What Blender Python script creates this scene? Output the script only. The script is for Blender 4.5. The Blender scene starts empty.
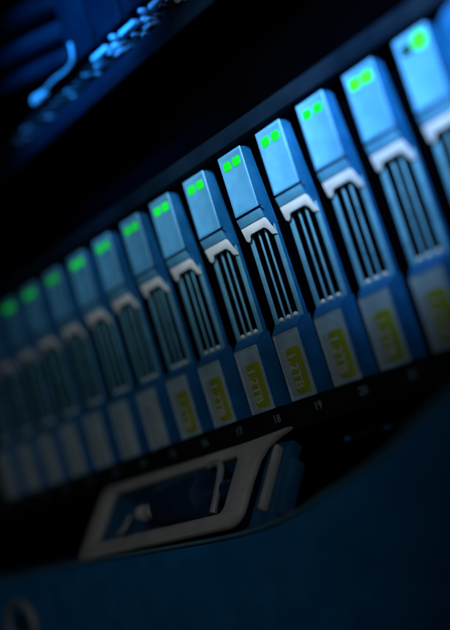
import bpy, bmesh, math, random
from mathutils import Matrix, Vector

S = 0.001                     # all helpers below take millimetres
sc = bpy.context.scene
col = sc.collection
random.seed(7)

# ------------------------------------------------------------------ camera
cam_d = bpy.data.cameras.new('camera'); cam = bpy.data.objects.new('camera', cam_d); col.objects.link(cam)
RIGHT = Vector((0.61790, 0.73213, -0.28668)); DOWN = Vector((-0.29320, -0.12376, -0.94801)); FWD = Vector((-0.72954, 0.66983, 0.13819))
CPOS = Vector((154.415, -206.516, -10.583)) * S
m = Matrix((RIGHT, -DOWN, -FWD)).transposed().to_4x4(); m.translation = CPOS
cam.matrix_world = m
cam_d.sensor_fit = 'HORIZONTAL'; cam_d.sensor_width = 36.0; cam_d.lens = 80.0
cam_d.clip_start = 0.005; cam_d.clip_end = 20
cam_d.dof.use_dof = True; cam_d.dof.focus_distance = 0.297; cam_d.dof.aperture_fstop = 5.0
sc.camera = cam

# ------------------------------------------------------------------ world, lamps, exposure
w = bpy.data.worlds.new('World'); sc.world = w; w.use_nodes = True
bgn = w.node_tree.nodes['Background']
bgn.inputs[0].default_value = (0.10, 0.35, 0.8, 1); bgn.inputs[1].default_value = 0.004
sc.view_settings.view_transform = 'Standard'; sc.view_settings.look = 'None'
sc.view_settings.exposure = 0; sc.view_settings.gamma = 1; sc.view_settings.use_curve_mapping = False
sc.cycles.use_denoising = True
sc.cycles.max_bounces = 6

def aim(o, frm, to):
    o.location = Vector(frm) * S
    o.rotation_euler = ((Vector(to) - Vector(frm)) * S).to_track_quat('-Z', 'Y').to_euler()

def spot(name, frm, to, power, colour, size, blend, radius):
    l = bpy.data.lights.new(name, 'SPOT'); o = bpy.data.objects.new(name, l); col.objects.link(o)
    aim(o, frm, to); l.energy = power; l.color = colour; l.spot_size = math.radians(size); l.spot_blend = blend
    l.shadow_soft_size = radius * S
    return o

# added fill spots, cool white, no real fixtures, in a line above and in front of the row, strongest at the near end; each cone ends above the drive labels
for lx, lp, lc, lz, lo in ((20, 4.4, (0.44, 0.66, 1.0), 83, 42), (-38, 2.0, (0.80, 0.92, 1.0), 87, 38), (-92, 0.50, (0.9, 0.97, 1.0), 88, 38), (-142, 0.17, (1.0, 0.99, 0.97), 88, 38)):
    spot('row_fill_spot', (lx + 58, -108, 145), (lx, 0, lz), lp, lc, lo, 1.0, 7)
# blue spot added to brighten the unit above
spot('upper_fill_spot', (-30, -150, 225), (-102, 0, 139), 11.0, (0.01, 0.32, 1.0), 29, 1.0, 8)
# faint wide fill spot added over everything
spot('wide_fill_spot', (190, -320, 130), (-205, 0, 10), 1.2, (0.93, 0.98, 1.0), 52, 1.0, 45)

# ------------------------------------------------------------------ materials
def mat(name, rgb, rough=0.5, metal=0.0, noise=0.06, scale=900.0, bump=0.02, spec=0.5, coat=0.0, wear=None):
    M = bpy.data.materials.new(name); M.use_nodes = True
    nt = M.node_tree; b = nt.nodes['Principled BSDF']
    b.inputs['Metallic'].default_value = metal
    b.inputs['Specular IOR Level'].default_value = spec
    b.inputs['Coat Weight'].default_value = coat
    tc = nt.nodes.new('ShaderNodeTexCoord')
    n1 = nt.nodes.new('ShaderNodeTexNoise'); n1.inputs['Scale'].default_value = scale; n1.inputs['Detail'].default_value = 5
    oi = nt.nodes.new('ShaderNodeObjectInfo'); ad = nt.nodes.new('ShaderNodeVectorMath'); ad.operation = 'ADD'
    nt.links.new(tc.outputs['Object'], ad.inputs[0]); nt.links.new(oi.outputs['Location'], ad.inputs[1])   # no two pieces share their grain
    nt.links.new(ad.outputs[0], n1.inputs['Vector'])
    n2 = nt.nodes.new('ShaderNodeTexNoise'); n2.inputs['Scale'].default_value = scale * 0.12; n2.inputs['Detail'].default_value = 6
    nt.links.new(ad.outputs[0], n2.inputs['Vector'])
    mr = nt.nodes.new('ShaderNodeMapRange'); mr.inputs[1].default_value = 0.3; mr.inputs[2].default_value = 0.7
    mr.inputs[3].default_value = max(0.03, rough - noise * 1.4); mr.inputs[4].default_value = min(1, rough + noise * 1.4)
    nt.links.new(n2.outputs['Fac'], mr.inputs[0]); nt.links.new(mr.outputs[0], b.inputs['Roughness'])
    mx = nt.nodes.new('ShaderNodeMix'); mx.data_type = 'RGBA'
    k = 1 - noise * 2.2
    mx.inputs[6].default_value = (rgb[0] * k, rgb[1] * k, rgb[2] * k, 1)
    k = 1 + noise * 1.2
    mx.inputs[7].default_value = (min(1, rgb[0] * k), min(1, rgb[1] * k), min(1, rgb[2] * k), 1)
    mr2 = nt.nodes.new('ShaderNodeMapRange'); mr2.inputs[1].default_value = 0.35; mr2.inputs[2].default_value = 0.65
    nt.links.new(n2.outputs['Fac'], mr2.inputs[0]); nt.links.new(mr2.outputs[0], mx.inputs[0])
    nt.links.new(mx.outputs[2], b.inputs['Base Color'])
    if bump:
        bp = nt.nodes.new('ShaderNodeBump'); bp.inputs['Strength'].default_value = bump; bp.inputs['Distance'].default_value = 0.0003
        nt.links.new(n1.outputs['Fac'], bp.inputs['Height']); nt.links.new(bp.outputs[0], b.inputs['Normal'])
    return M

def led_mat(name, rgb, strength):
    M = mat(name, (0.0, 0.10, 0.01), 0.6, bump=0, spec=0.1)
    b = M.node_tree.nodes['Principled BSDF']
    b.inputs['Emission Color'].default_value = (*rgb, 1); b.inputs['Emission Strength'].default_value = strength
    return M

M_face = mat('faceplate_paint', (0.07, 0.30, 0.55), 0.42, 0.2, 0.05, 1500, 0.05)
M_body = mat('blue_carrier_plastic', (0.002, 0.085, 0.24), 0.45, 0.05, 0.08, 1500, 0.05)
M_hood = mat('blue_grey_hood', (0.065, 0.28, 0.47), 0.42, 0.2, 0.07, 1500, 0.05)
M_silver = mat('silver_band', (0.60, 0.67, 0.71), 0.32, 0.1, 0.05, 1500, 0.04)
M_grille = mat('grille_blue_steel', (0.11, 0.35, 0.50), 0.32, 0.3, 0.07, 1500, 0.04)
M_panel = mat('lower_panel_paint', (0.25, 0.38, 0.45), 0.5, 0.1, 0.08, 1500, 0.05)
M_black = mat('black_metal', (0.0035, 0.004, 0.006), 0.6, 0.0, 0.1, 600, 0.03, spec=0.12)
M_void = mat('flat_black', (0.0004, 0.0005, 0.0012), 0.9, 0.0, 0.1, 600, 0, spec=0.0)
M_lip = mat('dark_blue_steel', (0.0012, 0.006, 0.014), 0.5, 0.0, 0.1, 800, 0.04, spec=0.05)
M_bezel = mat('bezel_plastic', (0.003, 0.10, 0.24), 0.5, 0.0, 0.06, 700, 0.05, spec=0.35)
M_rim_highlight = mat('bezel_rim_highlight', (0.05, 0.125, 0.155), 0.5, 0.0, 0.05, 700, 0.03)
M_tray = mat('latch_tray_blue', (0.006, 0.07, 0.15), 0.45, 0.1, 0.1, 900, 0.04)
M_frame = mat('grey_latch_plastic', (0.275, 0.27, 0.255), 0.48, 0.05, 0.07, 900, 0.05)
M_ring = mat('lock_ring_plastic', (0.20, 0.215, 0.22), 0.4, 0.2, 0.07, 900, 0.05)
M_barrel = mat('navy_barrel', (0.004, 0.022, 0.055), 0.35, 0.1, 0.08, 900, 0.03)
M_chrome = mat('chrome', (0.65, 0.72, 0.78), 0.2, 0.9, 0.05, 900, 0.02)
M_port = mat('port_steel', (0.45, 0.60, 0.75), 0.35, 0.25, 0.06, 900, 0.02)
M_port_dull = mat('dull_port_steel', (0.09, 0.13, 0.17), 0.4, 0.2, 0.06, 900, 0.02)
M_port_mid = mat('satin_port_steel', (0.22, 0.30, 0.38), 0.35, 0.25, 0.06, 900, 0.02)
M_module = mat('module_blue', (0.0008, 0.006, 0.014), 0.5, 0.0, 0.1, 900, 0.05, spec=0.05)
M_cable = mat('cable_jacket', (0.0015, 0.007, 0.018), 0.5, 0.0, 0.1, 900, 0.02, spec=0.08)
M_pale = mat('label_paper', (0.26, 0.33, 0.37), 0.6, 0.0, 0.05, 900, 0.02)
M_lime = mat('label_lime', (0.19, 0.25, 0.012), 0.55, 0.0, 0.06, 900, 0.02)
M_ink = mat('label_text_white', (0.36, 0.37, 0.38), 0.6, 0.0, 0.05, 900, 0)
M_num = mat('number_print', (0.12, 0.22, 0.29), 0.6, 0.0, 0.05, 900, 0)
M_led = led_mat('green_led', (0.004, 0.80, 0.012), 1.0)
M_led_hot = led_mat('green_led_bright', (0.06, 0.95, 0.01), 1.35)
M_led_shaded = led_mat('green_led_shaded', (0.004, 0.80, 0.012), 0.62)  # same green light, the darkening leftward put into a weaker emission
M_led_shaded_far = led_mat('green_led_shaded_far', (0.004, 0.80, 0.012), 0.30)  # weakest emission, shade of the far end put into the light
M_led_off = mat('unlit_led', (0.008, 0.05, 0.02), 0.3, bump=0)

# ------------------------------------------------------------------ mesh helpers
def finish(name, bm, material, parent=None, smooth=True, warp=None):
    if warp:
        for v in bm.verts: v.co = Vector(warp(*v.co))
    bmesh.ops.recalc_face_normals(bm, faces=bm.faces)
    me = bpy.data.meshes.new(name); bm.to_mesh(me); bm.free()
    me.transform(Matrix.Scale(S, 4))
    if smooth:
        for p in me.polygons: p.use_smooth = True
        me.set_sharp_from_angle(angle=math.radians(35))
    me.materials.append(material)
    o = bpy.data.objects.new(name, me); col.objects.link(o)
    if parent: o.parent = parent
    return o

def bev(bm, w, seg=2, faces=None):
    if w <= 0: return
    es = [e for e in bm.edges if len(e.link_faces) == 2 and e.calc_face_angle(0) > math.radians(25)]
    bmesh.ops.bevel(bm, geom=es, offset=w, segments=seg, profile=0.6, affect='EDGES', clamp_overlap=True)

def addbox(bm, x0, x1, y0, y1, z0, z1):
    vs = [bm.verts.new((x, y, z)) for x in (x0, x1) for y in (y0, y1) for z in (z0, z1)]
    for f in ((0, 1, 3, 2), (4, 6, 7, 5), (0, 4, 5, 1), (2, 3, 7, 6), (0, 2, 6, 4), (1, 5, 7, 3)):
        bm.faces.new([vs[i] for i in f])

def box(name, ext, material, parent=None, b=0.3, warp=None):
    bm = bmesh.new(); addbox(bm, *ext); bmesh.ops.recalc_face_normals(bm, faces=bm.faces); bev(bm, b)
    return finish(name, bm, material, parent, warp=warp)

def addprism(bm, yz, x0, x1):
    a = [bm.verts.new((x0, y, z)) for y, z in yz]; b = [bm.verts.new((x1, y, z)) for y, z in yz]
    n = len(yz); bm.faces.new(a); bm.faces.new(b[::-1])
    for i in range(n): bm.faces.new((a[i], b[i], b[(i + 1) % n], a[(i + 1) % n]))

def prism(name, yz, x0, x1, material, parent=None, b=0.3, warp=None):
    bm = bmesh.new(); addprism(bm, yz, x0, x1); bmesh.ops.recalc_face_normals(bm, faces=bm.faces); bev(bm, b)
    return finish(name, bm, material, parent, warp=warp)

def eval_mesh(cu):
    o = bpy.data.objects.new('tmp', cu); col.objects.link(o)
    dg = bpy.context.evaluated_depsgraph_get()
    me = bpy.data.meshes.new_from_object(o.evaluated_get(dg))
    bpy.data.objects.remove(o); bpy.data.curves.remove(cu)
    bm = bmesh.new(); bm.from_mesh(me); bpy.data.meshes.remove(me)
    bmesh.ops.remove_doubles(bm, verts=bm.verts, dist=1e-4)
    return bm

def plate(name, loops, y0, y1, material, parent=None, b=0.2, warp=None):
    """plate with the outline loops (first outer, then holes) in x,z, lying between y0 (front) and y1"""
    cu = bpy.data.curves.new('tmp', 'CURVE'); cu.dimensions = '2D'; cu.fill_mode = 'BOTH'
    for L in loops:
        s = cu.splines.new('POLY'); s.points.add(len(L) - 1); s.use_cyclic_u = True
        for p, (a, c) in zip(s.points, L): p.co = (a, c, 0, 1)
    th = abs(y1 - y0); b = min(b, th * 0.45)
    cu.extrude = th / 2 - b; cu.bevel_depth = b; cu.bevel_resolution = 1; cu.offset = -b
    bm = eval_mesh(cu); mid = (y0 + y1) / 2
    for v in bm.verts: v.co = Vector((v.co.x, mid - v.co.z, v.co.y))
    return finish(name, bm, material, parent, warp=warp)

def rr(x0, x1, z0, z1, r, n=5):
    if not isinstance(r, (tuple, list)): r = (r,) * 4
    out = []
    for cx, cz, a0, q in ((x1 - r[0], z1 - r[0], 0, r[0]), (x0 + r[1], z1 - r[1], 90, r[1]), (x0 + r[2], z0 + r[2], 180, r[2]), (x1 - r[3], z0 + r[3], 270, r[3])):
        for k in range(n + 1):
            a = math.radians(a0 + 90 * k / n); out.append((cx + q * math.cos(a), cz + q * math.sin(a)))
    return out

def text(name, body, size, material, parent, place, bold=0.0, spacing=1.0, depth=0.03):
    cu = bpy.data.curves.new('tmp', 'FONT'); cu.body = body; cu.size = size; cu.align_x = 'CENTER'; cu.align_y = 'CENTER'
    cu.extrude = depth; cu.offset = bold; cu.space_character = spacing; cu.resolution_u = 3
    bm = eval_mesh(cu)
    for v in bm.verts: v.co = Vector(place(v.co.x, v.co.y, v.co.z))
    return finish(name, bm, material, parent, smooth=False)

def tube(name, pts, r, material, parent=None, seg=10, sub=6, warp=None):
    cu = bpy.data.curves.new('tmp', 'CURVE'); cu.dimensions = '3D'; cu.bevel_depth = r; cu.bevel_resolution = max(2, seg // 4); cu.use_fill_caps = True
    s = cu.splines.new('BEZIER'); s.bezier_points.add(len(pts) - 1); cu.resolution_u = sub
    for p, c in zip(s.bezier_points, pts):
        p.co = c; p.handle_left_type = p.handle_right_type = 'AUTO'
    bm = eval_mesh(cu)
    return finish(name, bm, material, parent, warp=warp)

def lathe(name, prof, material, parent, place, n=28):
    """prof: (axial, radius) pairs; place(axial, u, v) -> world"""
    bm = bmesh.new(); rings = []
    for a, r in prof:
        rings.append([bm.verts.new(place(a, r * math.cos(2 * math.pi * k / n), r * math.sin(2 * math.pi * k / n))) for k in range(n)])
    for A, B in zip(rings, rings[1:]):
        for k in range(n): bm.faces.new((A[k], A[(k + 1) % n], B[(k + 1) % n], B[k]))
    bm.faces.new(rings[0]); bm.faces.new(rings[-1][::-1])
    return finish(name, bm, material, parent)

def thing(name, label, cat, loc=(0, 0, 0), group=None):
    o = bpy.data.objects.new(name, None); col.objects.link(o); o.empty_display_size = 0.005
    o.location = Vector(loc) * S
    o['label'] = label; o['category'] = cat
    if group: o['group'] = group
    return o

PITCH = 18.0; H = 76.4

# ------------------------------------------------------------------ the rack interior around the equipment
bm = bmesh.new(); addbox(bm, -460, 190, 150, 156, -170, 330)
o = finish('rack_back', bm, M_void); o['kind'] = 'structure'
for zz0, zz1, nm in ((-176, -170, 'rack_floor'), (330, 336, 'rack_ceiling')):
    bm = bmesh.new(); addbox(bm, -460, 190, -24, 156, zz0, zz1)
    o = finish(nm, bm, M_void); o['kind'] = 'structure'

# ------------------------------------------------------------------ disk shelf (chassis that carries the drives)
shelf = thing('disk_shelf', 'dark disk shelf chassis holding the row of drive carriers, with printed bay numbers', 'disk shelf', (0, 0, -8))
def off(o, z=8.0):      # meshes are modelled in rack millimetres; move them under a parent that stands at z = -8
    for v in o.data.vertices: v.co.z += z * S
    return o
off(prism('top_lip', [(-1.2, 78.0), (-1.2, 82.6), (0.2, 83.6), (120, 83.6), (120, 77.4), (0.2, 77.4)], -330, 37, M_lip, shelf, b=0.5))
strip = off(prism('number_strip', [(2.0, -0.4), (2.0, -6.0), (0.6, -6.9), (0.6, -8.0), (120, -8.0), (120, -0.4)], -330, 37, M_black, shelf, b=0.3))
off(box('back_panel', (-330, 37, 118, 120, -0.2, 77.2), M_void, shelf, 0))
off(box('side_wall', (-333, -330.2, 0.6, 120, -8, 83.6), M_black, shelf, 0.3))
off(box('side_wall', (37.2, 40, 0.6, 120, -8, 83.6), M_black, shelf, 0.3))
ear = off(plate('mounting_ear', [rr(35.6, 60, -7, 73.5, 6)], -8.5, 0.2, M_body, shelf, 1.2))
ear['label'] = 'blue mounting ear at the right edge of the shelf'
for i in range(0, 15):
    n = 22 - i
    x0 = -i * PITCH + 8.0
    off(text('bay_number', str(n), 3.3, M_num, strip, lambda a, b, c, x0=x0: (x0 + a, 1.97 - c, -3.25 + b), bold=0.03, depth=0.02))

# ------------------------------------------------------------------ drive carrier
def warp(x, y, z):          # the body flares towards the back and round the grille
    g = min(1, max(0, (54 - z) / 4)) * min(1, max(0, (z - 19.8) / 3.4))
    return (5.25 + (x - 5.25) * (1 + 0.019 * max(0, y)) + g * (1.15 * x / 10.5 - 0.3), y, z)
def yback(z): return 6.9 - 3.1 * z / H

def make_carrier():
    t = thing('drive_carrier', '', 'drive carrier')
    bm = bmesh.new()
    # upper block with groove, hood front and the bed of the silver band
    addprism(bm, [(0.45, 76.2), (0.45, 57.6), (1.5, 57.6), (1.5, 56.7), (0.5, 56.7), (1.3, 53.85), (2.2, 51.3), (yback(51.2) + 0.3, 51.3), (yback(76.2), 76.2)], 0.05, 10.45)
    bmesh.ops.recalc_face_normals(bm, faces=bm.faces); bev(bm, 0.18)
    bm2 = bmesh.new()
    addprism(bm2, [(3.3, 23.3), (0.35, 19.9), (0.35, 0.1), (yback(0), 0.1), (yback(23.3), 23.3)], 0.05, 10.45)
    bmesh.ops.recalc_face_normals(bm2, faces=bm2.faces); bev(bm2, 0.18)
    me = bpy.data.meshes.new('t'); bm2.to_mesh(me); bm2.free(); bm.from_mesh(me); bpy.data.meshes.remove(me)
    addprism(bm, [(3.8, 51.15), (3.8, 23.35), (5.2, 23.35), (4.8, 51.15)], 9.75, 10.45)
    addprism(bm, [(3.8, 51.15), (3.8, 23.35), (5.2, 23.35), (4.8, 51.15)], 0.05, 0.75)
    finish('body', bm, M_body, t, warp=warp)
    box('sled', (-0.6, 13.2, 6.8, 60, 0.3, 76.0), M_void, t, 0.4)
    # top faceplate with slightly sunk field
    bm = bmesh.new(); addbox(bm, 0, 10.5, 0.0, 0.55, 57.3, H)
    bmesh.ops.recalc_face_normals(bm, faces=bm.faces); bev(bm, 0.22, 3)
    ff = max((f for f in bm.faces if f.normal.y < -0.9), key=lambda f: f.calc_area())
    bmesh.ops.inset_region(bm, faces=[ff], thickness=0.75, depth=0); bmesh.ops.inset_region(bm, faces=[ff], thickness=0.22, depth=-0.10)
    finish('faceplate', bm, M_face, t)
    for x in (1.35, 5.6):
        plate('status_led', [rr(x + 0.1, x + 3.4, 71.4, 74.1, 0.6)], -0.12, 0.5, M_led, t, 0.12)
    # hood: blue strip under the groove
    prism('hood', [(0.05, 56.55), (0.86, 53.9), (1.28, 53.9), (0.46, 56.55)], 0.0, 10.5, M_hood, t, 0.1, warp)
    prism('side_seam', [(0.5, 57.55), (0.5, 56.75), (2.3, 54.6), (2.3, 55.4)], 10.38, 10.53, M_black, t, 0, warp)
    # silver band: slopes back from the hood to the grille, then runs a little way down both rails
    band = [(-0.05, 53.7), (-0.05, 49.9), (0.7, 49.2), (1.6, 49.9), (1.9, 50.6), (2.6, 51.1), (7.7, 51.1), (8.3, 50.7), (8.7, 50.0), (9.0, 48.6), (9.3, 48.2), (10.6, 48.0), (10.55, 53.2), (10.1, 53.7)]
    plate('silver_band', [band], 0.0, 0.5, M_silver, t, 0.22, lambda x, y, z: warp(x, y + 0.85 + (53.8 - z) * 0.34, z))
    # grille: frame plate with one window, two bars across it
    win = rr(1.5, 9.0, 23.9, 51.6, 0.6)
    plate('grille_frame', [rr(0.0, 10.5, 23.0, 51.4, 0.3), rr(1.6, 9.0, 23.9, 51.1, 0.7)], 3.3, 3.75, M_grille, t, 0.28, warp)
    for xa, xb in ((3.75, 4.42), (6.2, 6.88)):
        tubex = (xa + xb) / 2
        bm = bmesh.new(); r = (xb - xa) / 2
        prof = [(tubex + r * math.cos(a), 3.5 + r * 1.0 * math.sin(a)) for a in [math.pi * 2 * k / 10 for k in range(10)]]
        zs = [(23.5, 3.1 - 3.1), (50.9, 0)]
        A = [bm.verts.new((x, y, 23.6)) for x, y in prof]; B = [bm.verts.new((x, y, 51.0)) for x, y in prof]
        for k in range(10): bm.faces.new((A[k], A[(k + 1) % 10], B[(k + 1) % 10], B[k]))
        bm.faces.new(A); bm.faces.new(B)
        finish('grille_bar', bm, M_grille, t, warp=warp)
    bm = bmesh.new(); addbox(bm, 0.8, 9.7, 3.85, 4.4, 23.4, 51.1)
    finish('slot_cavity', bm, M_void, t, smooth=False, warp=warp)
    for x in (2.67, 5.3, 7.92):      # silver beads added as the glints at the foot of each slot
        lathe('slot_glint', [(-0.75, 0.25), (-0.6, 0.5), (-0.2, 0.66), (0.2, 0.7), (0.3, 0.7)], M_silver, t,
              lambda a, u, v, x=x: warp(x + u, 3.5 + a * 0.75 - 0.1, 24.1 + v), n=12)
    # sloping lip under the grille
    prism('lip', [(3.2, 23.25), (0.12, 20.3), (0.4, 19.9), (3.6, 23.25)], 0.02, 10.48, M_body, t, 0.1, warp)
    # lower panel with raised rim
    bm = bmesh.new(); addbox(bm, 0, 10.5, 0.0, 0.5, 0, 20.0)
    bmesh.ops.recalc_face_normals(bm, faces=bm.faces); bev(bm, 0.15, 2)
    ff = max((f for f in bm.faces if f.normal.y < -0.9), key=lambda f: f.calc_area())
    bmesh.ops.inset_region(bm, faces=[ff], thickness=0.35, depth=0); bmesh.ops.inset_region(bm, faces=[ff], thickness=0.15, depth=-0.16)
    finish('lower_panel', bm, M_panel, t)
    lab = plate('capacity_label', [rr(1.05, 9.6, 1.1, 15.3, 0.9)], 0.08, 0.18, M_pale, t, 0.03)
    plate('lime_field', [rr(3.3, 9.45, 1.3, 15.1, (0.8, 1.6, 1.6, 0.8))], 0.055, 0.085, M_lime, lab, 0.01)
    text('label_text', '1.2TB', 4.7, M_ink, lab, lambda a, b, c: (5.1 + b, 0.035 - c, 8.3 - a), bold=0.06, spacing=0.98, depth=0.012)
    # moulded nubs along the left edge
    for z0, z1 in ((67.4, 69.6), (41.5, 43.3), (37.8, 39.6), (8.0, 10.4)):
        box('edge_nub', (-0.75, 0.15, 1.2 if z0 > 60 or z0 < 20 else 3.6, 3.4 if z0 > 60 or z0 < 20 else 5.0, z0, z1), M_body, t, 0.25)
    return t

def copy_tree(o, parent=None):
    c = o.copy(); col.objects.link(c); c.parent = parent
    for ch in list(o.children): copy_tree(ch, c)
    return c

proto = make_carrier()
LABELS = {
    -1: 'nearest drive carrier at the right edge, one large blurred green light and one unlit',
    0: 'bright blue drive carrier second from the right, two round blurred green lights touching',
    1: 'drive carrier above printed number 21, two soft green lights',
    2: 'drive carrier above printed number 20, between numbers 19 and 21',
    3: 'sharply focused drive carrier above printed number 19',
    4: 'crisp drive carrier just left of the one above number 19, over printed number 18',
    5: 'drive carrier directly above printed number 17',
    6: 'drive carrier just left of the one above number 17, grille still readable',
    7: 'drive carrier second to the left of the one above number 17',
    8: 'drive carrier third to the left of the one above number 17, softly blurred',
}
LABELS[9] = 'blurred drive carrier, third counted from the green light touching the left edge'
LABELS[10] = 'blurred drive carrier, second counted from the green light touching the left edge'
LABELS[11] = 'far blurred drive carrier whose round green light touches the left edge'
LABELS[12] = 'drive carrier at the left edge, its green light outside the picture'
LABELS[13] = 'farthest drive carrier in the left edge, only its lower corner showing'
GROUP = 'drive carriers in the disk shelf'
carriers = {}
for i in range(-1, 14):
    c = proto if i == -1 else copy_tree(proto)
    jy = random.uniform(-0.3, 0.3); jx = random.uniform(-0.22, 0.22)
    c.location = Vector((-i * PITCH + jx, jy, 0)) * S
    c.rotation_euler = (0, math.radians(random.uniform(-0.12, 0.12)), math.radians(random.uniform(-0.5, 0.5)))
    c['label'] = LABELS[i]; c['group'] = GROUP
    carriers[i] = c
    if i >= 7:          # the far carriers carry a plain label without the lime field
        for ch in c.children:
            if ch.name.startswith('capacity_label'):
                for g in list(ch.children): bpy.data.objects.remove(g)
# the nearest carrier: left light out, right one brighter
leds = [ch for ch in carriers[-1].children if ch.name.startswith('status_led')]
for ch in leds:
    ch.data = ch.data.copy()
    left = sum(v.co.x for v in ch.data.vertices) / len(ch.data.vertices) < 5 * S
    ch.data.materials[0] = M_led_off if left else M_led_hot
    if not left:
        tmp = plate('status_led', [rr(5.0, 10.0, 70.9, 75.7, 2.35)], -0.12, 0.5, M_led_hot, None, 0.12)
        ch.data = tmp.data; bpy.data.objects.remove(tmp)
    ch['label'] = 'unlit status light' if left else 'large bright green status light'
for i, c in carriers.items():
    lm = M_led_hot if i == 0 else M_led_shaded_far if i >= 9 else M_led_shaded if i >= 6 else None
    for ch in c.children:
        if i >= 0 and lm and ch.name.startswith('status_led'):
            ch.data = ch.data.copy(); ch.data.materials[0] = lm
            if i == 0:
                ce = sum((v.co for v in ch.data.vertices), Vector()) / len(ch.data.vertices)
                for v in ch.data.vertices: v.co = ce + Vector(((v.co.x - ce.x) * 1.15, v.co.y - ce.y, (v.co.z - ce.z) * 1.2))

# ------------------------------------------------------------------ blanking panel between the two units
bl = thing('blanking_panel', 'plain black blanking panel filling the dark gap above the drive row', 'panel', (0, 0, 85))
o = off(box('panel', (-330, 60, 24, 27, 85, 117.5), M_void, bl, 0.3), -85)
o = off(box('flange', (-330, 60, 27.2, 60, 85, 86.5), M_void, bl, 0.1), -85)

# ------------------------------------------------------------------ upper unit, far out of focus
up = thing('upper_unit', 'out-of-focus rack unit in the top left corner with shiny connector row and blue modules', 'rack unit', (0, 0, 118.5))
U = -118.5
off(prism('front_lip', [(-0.5, 119.0), (-1.0, 121.5), (0.0, 124.5), (0.8, 126.0), (100, 126.0), (100, 118.5), (0.2, 118.5)], -330, 60, M_lip, up, 0.4), U)
off(box('connector_rail', (-330, 60, 3.2, 100, 126.2, 134.6), M_black, up, 0.3), U)
off(box('rear_plate', (-330, 60, 40, 44, 134.8, 230), M_void, up, 0.3), U)
for k in range(-4, 4):
    x = -93.5 + 17.2 * (k + 0)
    if x < -120: continue
    # module above the rail
    mo = off(plate('blue_module', [rr(x - 1.0, x + 14.6, 137.2, 205, 1.0)], 1.5, 30, M_module, up, 0.6), U)
for k in range(-3, 5):
    x = -93.5 + 17.2 * k
    if x > -100:
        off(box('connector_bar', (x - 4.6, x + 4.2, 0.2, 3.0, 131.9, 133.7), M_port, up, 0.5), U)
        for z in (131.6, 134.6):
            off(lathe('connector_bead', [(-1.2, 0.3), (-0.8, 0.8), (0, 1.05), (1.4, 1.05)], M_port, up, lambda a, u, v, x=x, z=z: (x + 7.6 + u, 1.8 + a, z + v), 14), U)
    # lower row, dimmer and irregular
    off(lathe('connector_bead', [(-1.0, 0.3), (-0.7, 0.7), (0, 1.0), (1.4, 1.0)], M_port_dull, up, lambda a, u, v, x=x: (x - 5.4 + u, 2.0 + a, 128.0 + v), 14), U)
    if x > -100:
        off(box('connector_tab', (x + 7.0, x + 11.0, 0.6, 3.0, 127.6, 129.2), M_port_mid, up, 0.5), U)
for k in range(32):
    x = -158 + 4.0 * k + random.uniform(-1.4, 1.4); z = random.choice((127.2, 129.6, 130.4)); a = random.uniform(0.4, 1.3); h = random.uniform(0.25, 0.45)
    if z > 130.6 and x < -101: continue
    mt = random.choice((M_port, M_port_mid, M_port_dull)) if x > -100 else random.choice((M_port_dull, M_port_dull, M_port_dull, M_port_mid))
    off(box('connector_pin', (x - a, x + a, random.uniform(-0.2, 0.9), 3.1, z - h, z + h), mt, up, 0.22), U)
lv = off(tube('ejector_lever', [(-133, -0.5, 135.2), (-121, -1.0, 136.2), (-108.5, -0.5, 136.6), (-106.8, -0.5, 138.0), (-106.6, 0.2, 143.5)], 0.7, M_port_mid, up), U)
lv['label'] = 'bright bent metal lever at the left of the connector row'
kb = off(lathe('lever_knob', [(-2.6, 0.8), (-1.8, 1.7), (0, 2.1), (2.5, 1.6), (6.0, 1.1), (6.2, 0.6)], M_port, lv, lambda a, u, v: (-133.5 + a, -0.6 + u, 135.2 + v), 16), U)
CABL = ['uppermost dim blue cable in the top left corner', 'middle dim blue cable at the left edge above the metal lever', 'lowest dim blue cable at the left edge, curving down toward the drives']
for n, (z, y, r) in enumerate(((172, 6, 5.0), (158, 2, 4.2), (149, 4, 3.4))):
    pts = [(-330, y + 8, z + 6), (-230, y - 6, z + 4), (-165, y - 4, z + 1), (-128, y, z - 3), (-112, y + 14, z - 2), (-106, y + 34, z + 1)]
    o = tube('network_cable', pts, r, M_cable, None, 14)
    o['label'] = CABL[n]; o['category'] = 'cable'; o['group'] = 'cables at the top left'

# ------------------------------------------------------------------ lower bezel with its notch
bz = thing('lower_bezel', 'dark blue plastic front bezel below the drives with a notch cut for the latch', 'bezel', (0, 0, -170))
B = 170
edge = [(-420, -29.5), (-215.3, -29.5), (-147.9, -30.1), (-95.9, -31.2), (-66.2, -31.5), (-52.4, -30.6), (-38.9, -28.3), (-32.0, -26.4), (-19.9, -23.6), (-0.6, -17.3), (7.1, -13.7), (17.5, -10.0), (32, -8.2), (120, -8.0)]
loop = edge + [(120, -168), (-420, -168)]
off(plate('front', [loop[::-1]], -22, 0.4, M_bezel, bz, 2.0), B)
rim_path = [(x, -22.2, z + 0.1) for x, z in edge]
off(tube('rim_highlight', rim_path, 0.6, M_rim_highlight, bz, 10, 4), B)  # paler tube added as the highlight along the bezel rim
off(box('notch_wall', (-330, 37, 30, 33, -60, -8.6), M_void, bz, 0.3), B)
off(box('guide_rail', (-48, 30, 8, 29.8, -15.2, -13.6), M_lip, bz, 0.3), B)
for gx in (-44.5, -29.0, -12.0):
    off(box('notch_glint', (gx, gx + 1.8, 6.5, 7.9, -15.4, -13.9), M_tray, bz, 0.3), B)  # small blue blocks added for the faint glints in the notch
off(box('base', (-420, 120, -22, 60, -170, -168.2), M_black, bz, 0.3), B)
lk = off(plate('lock_ring', [rr(-216, -194, -58, -38, 9.5), rr(-214.0, -196.0, -56.0, -40.0, 7.8)], -24.4, -21.9, M_ring, bz, 0.8), B)
lk['label'] = 'grey ring of the key lock at the lower left'
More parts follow.
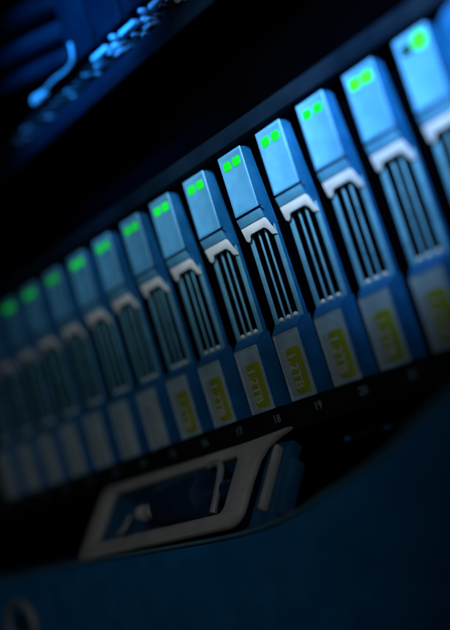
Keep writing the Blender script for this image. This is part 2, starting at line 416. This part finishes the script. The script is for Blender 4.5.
off(lathe('lock_core', [(-1.5, 3.6), (-1.0, 4.2), (1.4, 4.2)], M_barrel, lk, lambda a, u, v: (-205 + u, -22.6 + a, -47 + v), 20), B)

# ------------------------------------------------------------------ latch on the sloping surface
e_s = Vector((0, -19, -22.2)).normalized(); e_n = Vector((0, -22.2, 19)).normalized()
def slope(x, y, z):            # plate() gives x, y (depth), z (= -s)
    p = Vector((x, -2.0, -7.0)) + e_s * (-z) - e_n * y
    return tuple(p)
la = thing('latch_assembly', 'grey framed release latch with dark roller set in the bezel notch', 'latch', (0, 0, -30))
outer = []
rrp = rr(-156.5, -67.5, -29.3, -1.2, (0.1, 4.0, 4.0, 5.0))
outer = [(-55.5, 0.2), (-62.5, -2.2), (-66.3, -6.0), (-67.2, -10.0), (-67.5, -22.5)] + [p for p in rr(-156.5, -67.5, -29.3, -1.0, 5)[18:][::-1]]
outer = [(-55.0, 0.3), (-74, -0.6), (-110, -1.0)]
outer += rr(-156.5, -67.5, -29.3, -1.0, 5.0)[6:12]      # top left corner
outer += rr(-156.5, -67.5, -29.3, -1.0, 3.0)[12:18]     # bottom left
outer += rr(-156.5, -67.5, -29.3, -1.0, 6.0)[18:24]     # bottom right
outer += [(-67.3, -14), (-66.6, -8), (-64.5, -4.2), (-60.5, -1.8)]
inner = rr(-147.6, -76.8, -24.0, -4.8, 2.2)
off(plate('frame', [outer, inner], -0.9, 1.4, M_frame, la, 0.7, slope), 30)
tray = off(plate('tray', [rr(-152, -71, -27, -2.5, 2)], 9.0, 10.5, M_tray, la, 0.3, slope), 30)
for nm, ext in (('tray_wall', (-149.5, -147.9, 1.6, 8.9, -26, -3)), ('tray_wall', (-76.4, -74.8, 1.6, 8.9, -26, -3)), ('tray_wall', (-147.8, -76.5, 1.6, 8.9, -4.6, -3)), ('tray_wall', (-147.8, -76.5, 1.6, 8.9, -26, -24.3))):
    off(box(nm, ext, M_tray, tray, 0.2, slope), 30)
def axis(a, u, v): return slope(a, 2.2 + u, -14.4 + v)
ro = off(lathe('roller', [(-113, 6.0), (-112.6, 7.6), (-111.5, 8.4), (-100, 8.6), (-91, 8.4), (-89.6, 7.6), (-89, 6.2)], M_barrel, la, axis, 36), 30)
hook = [slope(-91.5, -0.6, -5.4), slope(-88.0, -0.8, -5.2), slope(-84.6, -0.8, -7.0), slope(-83.4, -0.6, -11.0), slope(-83.0, -0.2, -17.0), slope(-83.0, 0.4, -22.8)]
off(tube('retaining_hook', hook, 1.2, M_ring, la, 12), 30)
off(lathe('shaft', [(-88.9, 3.2), (-76.6, 3.2)], M_barrel, la, axis, 18), 30)
off(lathe('screw', [(-126.5, 1.8), (-125.5, 3.0), (-123.2, 3.0), (-122.8, 1.9), (-120.4, 1.9), (-120, 3.0), (-117.4, 3.0), (-117, 1.9), (-114.2, 1.9)], M_frame, la, lambda a, u, v: slope(a + 1.2, -0.2 + u * 0.85, -16.4 + v * 0.85), 18), 30)
off(tube('tick_highlight', [slope(-145.5, 5.5, -16.6), slope(-143.6, 5.0, -19.0), slope(-142.4, 4.8, -18.4), slope(-140.4, 5.0, -12.0)], 0.7, M_ring, la), 30)  # bent wire added in place of a tick-shaped highlight on the tray
off(plate('side_block', [[(-66.9, -1.2), (-66.9, -29.0), (-57, -29.0), (-56.6, -2.2)][::-1]], 2.6, 7, M_tray, la, 0.6, slope), 30)
off(plate('catch_bar', [rr(-61.4, -59.2, -25.2, -4.2, 1.0)], -0.2, 2.55, M_frame, la, 0.6, slope), 30)
off(plate('guide_rib', [rr(-56.0, -53.2, -26.2, -8.5, 1.0)], 2.2, 7, M_tray, la, 0.6, slope), 30)
